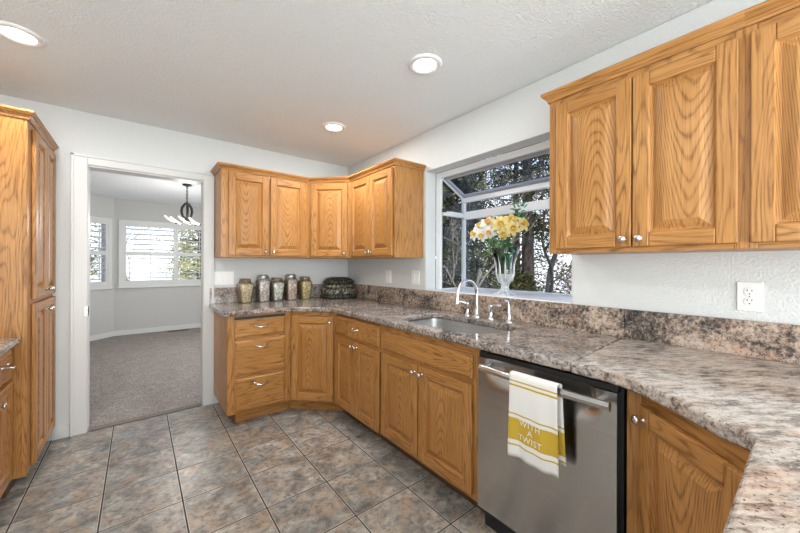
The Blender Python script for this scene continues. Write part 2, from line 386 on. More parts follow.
# ---------------- garden (greenhouse) window
def window_garden():
    w = thing('window_1', None, None, (0, 0, 0)); struct(w)
    X0, X1 = .115, .435; Y0, Y1 = GY0+.012, -1.402; ZB, ZF, ZT = 1.066, 1.898, 2.030
    y1 = Y1
    f = MB()
    f.box(.0, X1+.02, GY0+.001, GY1-.001, GZ0+.001, 1.066)        # seat board
    # inner frame at the wall
    for (a0, a1) in ((GY0+.001, Y0+.012), (y1-.010, GY1-.001)): f.box(X0, X0+.03, a0, a1, ZB, GZ1-.001)
    f.box(X0, X0+.03, Y0, y1, ZT, GZ1-.001)
    # front posts
    for a in (Y0, y1-.030): f.box(X1-.03, X1, a, a+.030, ZB, ZF)
    f.box(X1-.03, X1, Y0, y1, ZB, ZB+.012); f.box(X1-.034, X1+.004, Y0, y1, ZF-.05, ZF+.004)
    f.box(X1-.03, X1, Y0, y1, 1.692, 1.762)                                 # mid rail
    for a in (Y0, y1-.03):
        f.box(X0+.03, X1-.03, a, a+.03, ZB, ZB+.008); f.box(X0+.03, X1-.03, a, a+.03, 1.708, 1.75)
        vs = [(x, yy, z+dz) for yy in (a, a+.03) for (x, z) in ((X0+.03, ZT-.01), (X1, ZF-.03)) for dz in (0, .03)]
        f.add(vs, [(0, 1, 3, 2), (4, 6, 7, 5), (0, 4, 5, 1), (2, 3, 7, 6), (1, 5, 7, 3), (0, 2, 6, 4)])
    f.build('window_frame', 'vinyl', w, bevel=.003)
    # sloped top sash: grey gasketed frame
    s = MB(); L = math.hypot(X1-.03-X0-.03, ZT-ZF)
    ang = math.atan2(ZF-ZT, X1-X0-.06)
    xf = Matrix.Translation((X0+.03, 0, ZT)) @ Matrix.Rotation(-ang, 4, 'Y')
    for (l0, l1, a0, a1) in ((0, .026, Y0+.03, y1-.03), (L-.03, L, Y0+.03, y1-.03), (0, L, Y0+.03, Y0+.056), (0, L, y1-.056, y1-.03)):
        s.box(l0, l1, a0, a1, -.012, .008)
    s.build('roof_sash', 'alu', w, xf=xf, bevel=.002)
    g = MB(); g.box(.02, L-.02, Y0+.04, y1-.04, -.004, 0); g.build('roof_pane', 'pane_roof', w, xf=xf)
    g = MB(); g.box(X1-.018, X1-.013, Y0+.02, y1-.02, ZB+.01, ZF-.01); g.build('front_pane', 'pane', w)
    for a in (Y0+.015, y1-.015):
        g = MB(); g.add([(X0+.02, a, ZB), (X1-.02, a, ZB), (X1-.02, a, ZF-.02), (X0+.02, a, ZT-.01)], [(0, 1, 2, 3)]); g.build('side_pane', 'pane', w)
    l = MB(); l.box(X0+.022, X0+.05, y1-.035, y1-.012, 1.735, 1.765); l.tube([(X0+.04, y1-.03, 1.75), (X0+.075, y1-.06, 1.747)], .006, 8)
    l.build('sash_latch', 'bronze', w)
window_garden()

# ---------------- shuttered bay windows
def shuttered(name, fn, spans, a0, a1, z0, z1):
    w = thing(name, None, None); struct(w)
    def bx(m, A0, A1, Z0, Z1, C0, C1):
        vs = [fn(a, z, c) for z in (Z0, Z1) for c in (C0, C1) for a in (A0, A1)]
        m.add(vs, [(0, 2, 3, 1), (4, 5, 7, 6), (0, 1, 5, 4), (2, 6, 7, 3), (0, 4, 6, 2), (1, 3, 7, 5)])
    f = MB()
    bx(f, a0-.07, a0, z0-.08, z1+.07, -.02, .02); bx(f, a1, a1+.07, z0-.08, z1+.07, -.02, .02)
    bx(f, a0, a1, z1, z1+.07, -.02, .02); bx(f, a0, a1, z0-.08, z0, -.02, .02); bx(f, a0-.09, a1+.09, z0-.09, z0-.07, -.035, 0)
    f.build('window_frame', 'trim', w, bevel=.003)
    g = MB(); bx(g, a0, a1, z0, z1, .095, .10); g.build('pane', 'pane', w)
    for (s0, s1) in spans:
        p = MB(); st = .035; zm = (z0+z1)/2
        bx(p, s0, s0+st, z0, z1, -.014, .014); bx(p, s1-st, s1, z0, z1, -.014, .014)
        for (q0, q1) in ((z0, z0+.04), (z1-.04, z1), (zm-.035, zm+.035)): bx(p, s0+st, s1-st, q0, q1, -.014, .014)
        po = p.build('shutter_panel', 'trim', w, bevel=.002)
        lv = MB()
        for (q0, q1) in ((z0+.04, zm-.035), (zm+.035, z1-.04)):
            n = 5
            for k in range(n):
                zc = q0+(q1-q0)*(k+.5)/n; A, B = s0+st, s1-st
                hw, th, ti = .036, .003, .006
                vs = [fn(a, zc+dz, c) for a in (A, B) for (c, dz) in ((-hw, ti-th), (hw, -ti-th), (hw, -ti+th), (-hw, ti+th))]
                lv.add(vs, [(0, 1, 2, 3), (7, 6, 5, 4), (0, 4, 5, 1), (1, 5, 6, 2), (2, 6, 7, 3), (3, 7, 4, 0)])
        lv.build('louvers', 'trim', po)
        tr = MB(); am = (s0+s1)/2; bx(tr, am-.006, am+.006, z0+.06, zm-.05, -.052, -.042); bx(tr, am-.006, am+.006, zm+.05, z1-.06, -.052, -.042)
        tr.build('tilt_rod', 'trim', po)
shuttered('window_2', lambda a, z, c: (a, 4.24+c, z), [(-2.14, -1.372), (-1.368, -.60)], -2.14, -.60, .93, 1.99)
shuttered('window_3', bayL, [(.12, .46), (.46, .80)], .12, .80, .93, 1.99)
shuttered('window_4', bayR, [(.12, .46), (.46, .80)], .12, .80, .93, 1.99)
# windows added out of view to back the fill lamps
def plainwin(name, fn, a0, a1, z0, z1):
    w = struct(thing(name, None, None)); f = MB()
    def bx(m, A0, A1, Z0, Z1, C0, C1):
        vs = [fn(a, z, c) for z in (Z0, Z1) for c in (C0, C1) for a in (A0, A1)]
        m.add(vs, [(0, 2, 3, 1), (4, 5, 7, 6), (0, 1, 5, 4), (2, 6, 7, 3), (0, 4, 6, 2), (1, 3, 7, 5)])
    am = (a0+a1)/2
    for q in ((a0, a0+.05, z0, z1), (a1-.05, a1, z0, z1), (am-.03, am+.03, z0, z1), (a0, a1, z0, z0+.05), (a0, a1, z1-.05, z1)): bx(f, *q, -.08, -.04)
    f.build('window_frame', 'vinyl', w)
    g = MB(); bx(g, a0, a1, z0, z1, -.063, -.058); g.build('pane', 'pane', w)
plainwin('added_window_5', lambda a, z, c: (a, -6.5+c, z), -2.9, -.2, .35, 2.35)
plainwin('added_window_7', lambda a, z, c: (.46-c, a, z), .9, 2.6, .85, 2.05)  # added so that the dining fill lamp has a source
plainwin('added_window_6', lambda a, z, c: (-3.03+c, a, z), -5.3, -3.5, .5, 2.2)

# ================================================================== CABINETS
def knob(mb_parent, x, y, z, name='knob'):
    b = MB(); fr = (Vector((0, -1, 0)), Vector((1, 0, 0)), Vector((0, 0, 1)))
    b.lathe([(.009, 0), (.006, .003), (.0045, .012), (.008, .016), (.0145, .020), (.0155, .025), (.011, .030), (0, .032)], (x, y, z), 16, 0, fr)
    return b.build(name, 'nickel', mb_parent)
def pull(parent, x, y, z, w=.096):
    b = MB(); pts = []
    for i in range(13):
        t = i/12; pts.append((x-w/2+w*t, y-.006-.024*math.sin(PI*t)**.7, z+.004-.012*math.sin(PI*t)))
    b.tube(pts, [.0062 if i in (0, 12) else .0046+.0018*abs(i-6)/6 for i in range(13)], 8)
    fr = (Vector((0, -1, 0)), Vector((1, 0, 0)), Vector((0, 0, 1)))
    for s in (-1, 1): b.lathe([(.010, 0), (.009, .005), (.005, .009)], (x+s*w/2, y, z+.003), 12, 0, fr)
    return b.build('handle', 'nickel', parent)
FW = .056
def door(parent, x0, x1, z0, z1, kn=None, y=0.0):
    """raised-panel door; local y=0 is the face frame, the front of the door is at -0.02"""
    b = MB(); T = .020
    b.box(x0, x0+FW, y-T, y-.001, z0, z1, 0); b.box(x1-FW, x1, y-T, y-.001, z0, z1, 0)
    b.box(x0+FW, x1-FW, y-T, y-.001, z0, z0+FW, 1); b.box(x0+FW, x1-FW, y-T, y-.001, z1-FW, z1, 1)
    d = b.build('door', ['oak_v', 'oak_h'], parent, bevel=.004)
    p = MB()
    pcx, pcz = (x0+x1)/2, (z0+z1)/2
    a0, a1, c0, c1 = x0+FW-.001-pcx, x1-FW+.001-pcx, z0+FW-.001-pcz, z1-FW+.001-pcz
    rings = [(0, -T+.0035), (.008, -T+.014), (.013, -T+.0145), (.043, -T+.0015), (.046, -T+.001)]
    vs = []
    for (i, yy) in rings: vs += [(a0+i, y+yy, c0+i), (a1-i, y+yy, c0+i), (a1-i, y+yy, c1-i), (a0+i, y+yy, c1-i)]
    fs = []; ms = []
    for k in range(len(rings)-1):
        for j in range(4):
            p.add([vs[k*4+j], vs[k*4+(j+1) % 4], vs[k*4+4+(j+1) % 4], vs[k*4+4+j]], [(0, 1, 2, 3)], 1 if (k < 1 and j in (0, 2)) else 0)
    p.add(vs[-4:], [(0, 1, 2, 3)], 0)
    po = p.build('raised_panel', ['oak_p', 'oak_h'], d); po.location = (pcx, 0, pcz)
    if kn: knob(d, kn[0], y-T, kn[1])
    return d
def drawer(parent, x0, x1, z0, z1, hw='pull', name='drawer', hz=None):
    p = MB(); T = .020
    rings = [(0, -.001), (0, -.011), (.004, -.0135), (.010, -.015), (.013, -T+.001), (.016, -T)]
    vs = []
    for (i, yy) in rings: vs += [(x0+i, yy, z0+i), (x1-i, yy, z0+i), (x1-i, yy, z1-i), (x0+i, yy, z1-i)]
    for k in range(len(rings)-1):
        for j in range(4): p.add([vs[k*4+j], vs[k*4+(j+1) % 4], vs[k*4+4+(j+1) % 4], vs[k*4+4+j]], [(0, 1, 2, 3)], 0)
    p.add(vs[-4:], [(0, 1, 2, 3)], 0); p.add(vs[:4], [(3, 2, 1, 0)], 0)
    d = p.build(name, 'oak_h', parent)
    if hw == 'pull': pull(d, (x0+x1)/2, -T, hz or (z0+z1)/2+.012)
    elif hw == 'knob': knob(d, (x0+x1)/2, -T, (z0+z1)/2)
    elif hw == 'smallpull': pull(d, (x0+x1)/2, -T, (z0+z1)/2, .075)
    return d
def carcass(parent, poly, z0, z1, xf=None, name='carcass', mat='oak_v'):
    """poly in local xy"""
    return plate(name, poly, [], z1-z0, XY(z0), mat, parent)
def frame(parent, W_, z0, z1, xs, zs_list, T=.018):
    """face frame standing proud of the carcass: stiles at xs (x0,x1), rails (x0,x1,z0,z1)"""
    b = MB()
    for (a, c) in xs: b.box(a, c, -.0005, T, z0, z1, 0)
    for (a, c, q0, q1) in zs_list: b.box(xs[0][1] if a < xs[0][1] else a, min(x[0] for x in xs if x[0] > W_/2 and x[1] > W_-.05) if c > W_-.02 else c, .0005, T+.0005, q0, q1, 1)
    return b.build('face_frame', ['oak_v', 'oak_h'], parent, bevel=.0012, seg=1)
def toekick(parent, poly, z1=.1, mat='toe'):
    return plate('toe_kick', poly, [], z1, XY(0), mat, parent)
CROWN = [(0, 0), (.007, .0), (.010, .010), (.017, .020), (.025, .026), (.028, .031), (.032, .035), (.033, .041), (.030, .047), (0, .048)]
def crown(parent, root_xf, path, i0, i1, z):
    n = len(path); P = [Vector(p) for p in path]; offs = []
    for i in range(n):
        ns = []
        if i > 0: d = (P[i]-P[i-1]).normalized(); ns.append(Vector((d.y, -d.x)))
        if i < n-1: d = (P[i+1]-P[i]).normalized(); ns.append(Vector((d.y, -d.x)))
        m = sum(ns, Vector((0, 0))); m = m/m.dot(ns[0]); offs.append(m)
    inv = root_xf.inverted(); b = MB(); k = len(CROWN)
    for i in range(i0, i1):
        vs = [inv @ Vector((P[j].x+offs[j].x*o, P[j].y+offs[j].y*o, z+h)) for j in (i, i+1) for (o, h) in CROWN]
        b.add(vs, [(q, (q+1) % k, k+(q+1) % k, k+q) for q in range(k)]+[tuple(reversed(range(k))), tuple(range(k, 2*k))])
    return b.build('crown_molding', 'oak_h', parent)
def cab(name, label, cat, loc, rz, group=None):
    return thing(name, label, cat, loc, rz, group), XF(loc, rz)
UB, UT = 1.338, 2.098
UPATH = [(-1.387, 0), (-1.387, -.31), (-.61, -.31), (-.31, -.61), (-.31, -1.325), (0, -1.325)]
G_UP = 'oak wall cabinets'; G_B = 'oak base cabinets'
# --- upper, two doors, back wall
t, xf = cab('wall_cabinet', 'oak two-door wall cabinet above the food jars, nearest the doorway', 'cabinet', (-1.387, -.31, 0), 0)
Wd = .777
carcass(t, rect(.0, Wd, .018, .309), UB, UT)
frame(t, Wd, UB, UT, [(0, .06), (Wd-.045, Wd), (.375, .405)], [(0, Wd, UB, UB+.03), (0, Wd, UT-.05, UT)])
door(t, .056, .388, UB+.018, UT-.03, (.362, UB+.05)); door(t, .404, .738, UB+.018, UT-.03, (.430, UB+.05))
crown(t, xf, UPATH, 0, 2, UT-.012)
# --- upper diagonal
t, xf = cab('wall_cabinet', 'oak single-door diagonal corner wall cabinet above the dark basket', 'cabinet', (-.61, -.31, 0), -PI/4)
Wd = .3*math.sqrt(2); inv = xf.inverted()
def loc2(pts): return [tuple((inv @ Vector((a, b_, 0)))[:2]) for a, b_ in pts]
e_ = .012
carcass(t, loc2([(-.608, -.002), (-.608, -.298), (-.298, -.608), (-.002, -.608), (-.002, -.002)]), UB, UT)
frame(t, Wd, UB, UT, [(.001, .04), (Wd-.04, Wd-.001)], [(.001, Wd-.001, UB, UB+.03), (.001, Wd-.001, UT-.05, UT)], .012)
door(t, .028, Wd-.028, UB+.018, UT-.03, (Wd-.055, UB+.05), y=-.001)
crown(t, xf, UPATH, 2, 3, UT-.012)
# --- upper right of corner
t, xf = cab('wall_cabinet', 'oak two-door wall cabinet between the room corner and the garden window', 'cabinet', (-.31, -.61, 0), -PI/2)
Wd = .715
carcass(t, rect(0, Wd, .018, .309), UB, UT)
frame(t, Wd, UB, UT, [(0, .04), (Wd-.04, Wd)], [(0, Wd, UB, UB+.03), (0, Wd, UT-.05, UT)])
door(t, .026, .358, UB+.018, UT-.03, (.332, UB+.05)); door(t, .362, .690, UB+.018, UT-.03, (.388, UB+.05))
crown(t, xf, UPATH, 3, 5, UT-.012)
# --- big uppers on the right
RPATH = [(0, -2.6), (-.31, -2.6), (-.31, -3.283), (-.31, -4.03), (0, -4.03)]
RT = 2.105
t, xf = cab('wall_cabinet', 'large oak two-door wall cabinet right of the garden window, with silver knobs', 'cabinet', (-.31, -2.6, 0), -PI/2)
Wd = .683
carcass(t, rect(0, Wd, .018, .309), UB, RT)
frame(t, Wd, UB, RT, [(0, .05), (Wd-.025, Wd)], [(0, Wd, UB, UB+.035), (0, Wd, RT-.07, RT)])
door(t, .040, .356, UB+.020, RT-.042, (.330, UB+.052)); door(t, .361, .668, UB+.020, RT-.042, (.387, UB+.052))
crown(t, xf, RPATH, 0, 2, RT-.012)
t, xf = cab('wall_cabinet', 'oak wall cabinet cut by the right picture edge above the wall outlet', 'cabinet', (-.31, -3.283, 0), -PI/2)
Wd = .747
carcass(t, rect(0, Wd, .018, .309), UB, RT)
frame(t, Wd, UB, RT, [(0, .03), (Wd-.03, Wd)], [(0, Wd, UB, UB+.035), (0, Wd, RT-.07, RT)])
door(t, .014, .367, UB+.020, RT-.042, (.341, UB+.052)); door(t, .372, .733, UB+.020, RT-.042, (.398, UB+.052))
crown(t, xf, RPATH, 2, 4, RT-.012)
# --- pantry (faces +x)
PT = 2.09
t, xf = cab('pantry_cabinet', 'tall oak pantry cabinet with four doors left of the doorway', 'cabinet', (-2.42, -.69, 0), PI/2)
Wd = .685
carcass(t, rect(.0, Wd, .018, .605), .09, PT)
frame(t, Wd, .09, PT, [(0, .10), (Wd-.02, Wd)], [(0, Wd, .09, .12), (0, Wd, 1.04, 1.075), (0, Wd, PT-.05, PT)])
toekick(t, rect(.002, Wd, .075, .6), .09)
for (z0, z1, kz) in ((.105, 1.045, .985), (1.070, PT-.03, 1.115)):
    door(t, .09, .378, z0, z1, (.352, kz)); door(t, .382, .670, z0, z1, (.408, kz))
crown(t, xf, [(-3.025, -.69), (-2.42, -.69), (-2.42, -.004)][:3], 0, 2, PT-.005)
# --- left base cabinet
t, xf = cab('base_cabinet', 'oak base cabinet with drawers at the left picture edge, before the tall pantry', 'cabinet', (-2.485, -1.62, 0), PI/2)
Wd = .925
carcass(t, rect(0, Wd, .018, .54), .1, .840)
frame(t, Wd, .1, .840, [(0, .03), (.29, .33), (.60, .64), (Wd-.03, Wd)], [(0, Wd, .1, .13), (0, Wd, .625, .665), (0, Wd, .81, .84)])
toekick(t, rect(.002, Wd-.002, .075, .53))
for a in (.02, .325, .625):
    drawer(t, a, a+.285, .655, .815, 'pull'); door(t, a, a+.285, .108, .638, (a+.03, .58))
t2 = thing('countertop', 'short granite countertop at the left picture edge, against the pantry', 'countertop')
plate('slab', rect(-3.025, -2.437, -1.63, -.693), [], .032, XY(.841), 'granite', t2, bevel=.01, seg=3)
# --- base: drawer bank on back wall
BT = .874
t, xf = cab('base_cabinet', 'oak base cabinet with three stacked drawers beside the doorway', 'cabinet', (-1.392, -.61, 0), 0)
Wd = .49
carcass(t, rect(0, Wd, .018, .608), .1, BT)
frame(t, Wd, .1, BT, [(0, .06), (Wd-.055, Wd)], [(0, Wd, .1, .13), (0, Wd, .375, .405), (0, Wd, .67, .70), (0, Wd, .852, BT)])
toekick(t, rect(.075, Wd, .075, .605), mat='oak_h')
drawer(t, .052, .442, .112, .378, hz=.316); drawer(t, .052, .442, .402, .675, hz=.622); drawer(t, .052, .442, .698, .838)
b = MB(); b.box(.05, .444, -.004, .02, .840, .860); b.build('gap_shade_strip', 'slot', t)  # dark-coloured strip standing in for shade in the gap above the drawer
# --- base diagonal
t, xf = cab('base_cabinet', 'oak diagonal corner base cabinet with one tall door under the basket', 'cabinet', (-.902, -.61, 0), -PI/4)
inv = xf.inverted(); Wd = .292*math.sqrt(2)
carcass(t, loc2([(-.900, -.002), (-.900, -.598), (-.598, -.900), (-.002, -.900), (-.002, -.002)]), .1, BT)
frame(t, Wd, .1, BT, [(.001, .04), (Wd-.04, Wd-.001)], [(.001, Wd-.001, .1, .13), (.001, Wd-.001, .815, BT)], .008)
door(t, .022, Wd-.022, .115, .832, (Wd-.05, .79), y=-.001)
toekick(t, loc2([(-.900, -.01), (-.900, -.54), (-.870, -.535), (-.535, -.87), (-.54, -.900), (-.01, -.900), (-.01, -.01)]), mat='oak_h')
# --- base: drawer over two doors, right run
t, xf = cab('base_cabinet', 'oak base cabinet with one drawer over two narrow doors, left of the sink cabinet', 'cabinet', (-.61, -.902, 0), -PI/2)
Wd = .675
carcass(t, rect(0, Wd, .018, .605), .1, BT)
frame(t, Wd, .1, BT, [(0, .03), (.315, .345), (Wd-.02, Wd)], [(0, Wd, .1, .13), (0, Wd, .67, .71), (0, Wd, .845, BT)])
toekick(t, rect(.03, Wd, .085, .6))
drawer(t, .016, .655, .70, .853, 'smallpull')
door(t, .012, .328, .108, .678, (.303, .645)); door(t, .333, .655, .108, .678, (.359, .645))
# --- sink base
t, xf = cab('base_cabinet', 'wide oak sink base cabinet with false front over two doors', 'cabinet', (-.61, -1.577, 0), -PI/2)
Wd = .832
carcass(t, rect(0, Wd, .018, .605), .1, .66)
b = MB(); b.box(0, .018, .018, .605, .66, BT); b.box(Wd-.018, Wd, .018, .605, .66, BT); b.box(0, Wd, .595, .605, .66, BT); b.build('side_panel', 'oak_v', t)
frame(t, Wd, .1, BT, [(0, .03), (.385, .415), (Wd-.045, Wd)], [(0, Wd, .1, .13), (0, Wd, .67, .71), (0, Wd, .825, BT)])
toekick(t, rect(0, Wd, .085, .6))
drawer(t, .016, .792, .70, .826, None, 'false_front')
door(t, .012, .382, .128, .678, (.356, .635)); door(t, .394, .792, .128, .678, (.420, .635))
# --- peninsula corner cabinet with angled door
t, xf = cab('base_cabinet', 'oak angled corner base cabinet right of the dishwasher, one silver knob', 'cabinet', (-.612, -3.072, 0), -3*PI/4)
inv = xf.inverted(); Wd = .295*math.sqrt(2)
carcass(t, loc2([(-.002, -3.032), (-.592, -3.032), (-.600, -3.086), (-.885, -3.371), (-.885, -4.02), (-.002, -4.02)]), .1, BT)
fb = MB()
for (a0, a1) in ((-3.076, -3.031),): fb.box(-.612, -.595, a0, a1, .1, BT)
fb.build('filler_stile', 'oak_v', t, xf=inv)
frame(t, Wd, .1, BT, [(.001, .03), (Wd-.03, Wd-.001)], [(.001, Wd-.001, .1, .13), (.001, Wd-.001, .80, BT)], .012)
door(t, .020, Wd-.016, .115, .825, (.045, .782), y=-.001)
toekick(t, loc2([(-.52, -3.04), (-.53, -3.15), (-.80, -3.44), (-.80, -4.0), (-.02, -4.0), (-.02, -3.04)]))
# --- peninsula cabinet (faces the back wall, +y)
t, xf = cab('base_cabinet', 'oak peninsula base cabinet under the counter at the bottom right corner', 'cabinet', (-.89, -3.385, 0), PI)
Wd = .62
carcass(t, rect(0, Wd, .018, .62), .1, BT)
frame(t, Wd, .1, BT, [(0, .04), (Wd-.04, Wd)], [(0, Wd, .1, .13), (0, Wd, .67, .71), (0, Wd, .84, BT)])
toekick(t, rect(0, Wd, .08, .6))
drawer(t, .03, .59, .70, .853, 'smallpull'); door(t, .03, .307, .115, .678, (.28, .645)); door(t, .312, .59, .115, .678, (.338, .645))

# ================================================================== COUNTERTOP
CT, TH = .916, .041
ct = thing('countertop', 'L-shaped polished granite countertop with backsplash running under the garden window', 'countertop')
def rr(x0, x1, y0, y1, r00, r10, r11, r01, n=7):
    return (arc(x0+r00, y0+r00, r00, PI, 1.5*PI, n)+arc(x1-r10, y0+r10, r10, 1.5*PI, 2*PI, n)+arc(x1-r11, y1-r11, r11, 0, .5*PI, n)+arc(x0+r01, y1-r01, r01, .5*PI, PI, n))
SK = rr(-.575, -.155, -2.375, -1.64, .20, .07, .07, .20)
SEAM = -2.86
left = [(-.002, -.002), (-1.432, -.002), (-1.432, -.61), (-1.42, -.64), (-1.39, -.652), (-.96, -.652), (-.915, -.665), (-.70, -.88), (-.672, -.915), (-.660, -.97), (-.660, SEAM), (-.002, SEAM+.03)]
plate('slab', left, [SK], -TH, XY(CT), 'granite', ct, bevel=.014, seg=3)
right = [(-.002, SEAM+.029), (-.660, SEAM-.001), (-.664, -2.98), (-.685, -3.06), (-.74, -3.145), (-.86, -3.29), (-.885, -3.338), (-.91, -3.352), (-1.52, -3.352), (-1.55, -3.38), (-1.55, -4.05), (-.002, -4.05)]
plate('slab', right, [], -TH, XY(CT), 'granite_flow', ct, bevel=.014, seg=3)
b = MB(); b.box(-1.425, -.021, -.021, -.001, CT, 1.060); b.build('backsplash', 'granite', ct, bevel=.003)
b = MB(); b.box(-.021, -.001, -2.836, -.001, CT, 1.060); b.build('backsplash', 'granite_splash', ct, bevel=.003)
b = MB(); b.box(-.021, -.001, -4.05, -2.838, CT, 1.060); b.build('backsplash', 'granite_splash', ct, bevel=.003)
# sink
def sink():
    t = thing('kitchen_sink', 'undermount stainless steel sink set in the counter below the garden window', 'sink', (0, 0, 0))
    b = MB()
    def loop(d, rr0, z): return [(x, y, z) for x, y in rr(-.575-d, -.155+d, -2.375-d, -1.64+d, max(.02, .20+d), max(.02, .07+d), max(.02, .07+d), max(.02, .20+d))]
    L = [loop(.02, 0, CT-TH-.001), loop(-.001, 0, CT-TH-.001), loop(-.002, 0, CT-TH-.012), loop(-.012, 0, CT-.20), loop(-.03, 0, CT-.222), loop(-.06, 0, CT-.23)]
    n = len(L[0])
    for i in range(len(L)-1):
        b.add(L[i]+L[i+1], [(k, (k+1) % n, n+(k+1) % n, n+k) for k in range(n)], 0, i > 0)
    b.add(L[-1], [tuple(range(n))]); b.build('bowl', 'sink', t)
    d = MB(); d.lathe([(.045, 0), (.042, .003), (.03, .001), (0, .0005)], (-.33, -2.0, CT-.2295), 20); d.build('drain', 'chrome', t)
sink()
# faucet
def faucet():
    t = thing('faucet', 'chrome gooseneck faucet with two lever handles behind the sink', 'faucet', (-.082, -1.966, CT))
    b = MB(); b.lathe([(.030, 0), (.030, .006), (.022, .012), (.016, .03), (.0135, .055), (.0115, .06)], (0, 0, 0), 20)
    pts = [(0, 0, .05), (0, 0, .158)]
    for i in range(1, 13):
        a = PI*i/12*1.02; pts.append((-.1+.1*math.cos(a), 0, .158+.1*math.sin(a)))
    pts.append((-.204, 0, .125)); b.tube(pts, .0115, 12); b.tube([(-.204, 0, .128), (-.205, 0, .108)], .014, 12)
    b.build('spout', 'chrome', t)
    for s, dx in ((1, -.075), (-1, -.08)):
        h = MB(); y = .082 if s > 0 else -.118
        h.lathe([(.025, 0), (.025, .006), (.017, .012), (.0115, .03), (.0105, .078), (.014, .084), (.013, .094), (0, .098)], (0, y, 0), 18)
        ey = .05 if s > 0 else -.085; ex = -.05 if s > 0 else -.005
        h.tube([(0, y, .088), (ex*.5, y+ey*.5, .097), (ex, y+ey, .102)], [.0085, .007, .0075], 8)
        h.build('lever_handle', 'chrome', t)
    return t
faucet()
def sprayer():
    t = thing('side_sprayer', 'slim chrome side sprayer standing right of the faucet', 'sprayer', (-.085, -2.225, CT))
    b = MB(); b.lathe([(.024, 0), (.024, .005), (.016, .012), (.012, .02), (.0115, .04)], (0, 0, 0), 18); b.build('base', 'chrome', t)
    b = MB(); b.tube([(0, 0, .03), (0, .004, .08), (0, .008, .115), (-.012, .012, .132), (-.036, .018, .132)], [.009, .010, .0115, .0125, .0125], 12); b.build('spray_head', 'chrome', t)
sprayer()

# ================================================================== DISHWASHER
def dishwasher():
    t = thing('dishwasher', 'stainless steel dishwasher with bar handle under the counter', 'dishwasher', (-.63, -2.414, 0), -PI/2)
    Wd = .610
    b = MB(); b.box(.004, Wd-.004, .025, .58, .10, .868); b.build('tub_body', 'black', t)
    b = MB(); xa, xb, za, zb = .006, Wd-.014, .118, .838; NX, NZ = 40, 26; vs = []
    def sm(q): q = max(0, min(1, q)); return q*q*(3-2*q)
    zs = [za, .45, .62]+[.64+.198*k/(NZ-3) for k in range(NZ-2)]
    for z in zs:
        for i in range(NX+1):
            x = xa+(xb-xa)*i/NX
            vs.append((x, -.012+.022*sm((z-.70)/.10)*sm((x-.035)/.11)*sm((.565-x)/.11), z))
    b.add(vs, [(j*(NX+1)+i, j*(NX+1)+i+1, (j+1)*(NX+1)+i+1, (j+1)*(NX+1)+i) for j in range(len(zs)-1) for i in range(NX)], 0, True)
    rim = [vs[i] for i in range(NX+1)]+[vs[j*(NX+1)+NX] for j in range(1, len(zs))]+[vs[-1-i] for i in range(1, NX+1)]+[vs[j*(NX+1)] for j in range(len(zs)-2, 0, -1)]
    nr = len(rim); b.add(rim+[(p[0], .022, p[2]) for p in rim], [(k, nr+k, nr+(k+1) % nr, (k+1) % nr) for k in range(nr)])
    d = b.build('door_panel', 'steel', t)
    b = MB(); b.box(.006, Wd-.014, -.002, .020, .84, .862); b.build('control_strip', 'black', t)
    h = MB()
    pts = [((.056+.536*i/12), -.058-.012*math.sin(PI*i/12), .806) for i in range(13)]
    vs = []
    for (x, y, z) in pts: vs += [(x, y, z-.016), (x, y-.010, z-.013), (x, y-.014, z), (x, y-.010, z+.013), (x, y, z+.016), (x, y+.006, z)]
    h.add(vs, [(6*i+k, 6*i+(k+1) % 6, 6*i+6+(k+1) % 6, 6*i+6+k) for i in range(12) for k in range(6)]+[tuple(range(6)), tuple(reversed(range(72, 78)))], 0, False)
    for x in (.065, .550): h.box(x-.012, x+.012, -.060, -.010, .797, .815)
    h.build('handle', 'steel', t, bevel=.002)
    b = MB(); b.box(.006, Wd-.014, .045, .06, .0, .112); b.build('toe_panel', 'black', t)
    b = MB(); b.lathe([(.006, 0), (.005, .0015), (0, .002)], (.50, -.0122, .79), 12, 0, (Vector((0, -1, 0)), Vector((1, 0, 0)), Vector((0, 0, 1)))); b.build('indicator_light', 'black', d)
    return t
dishwasher()
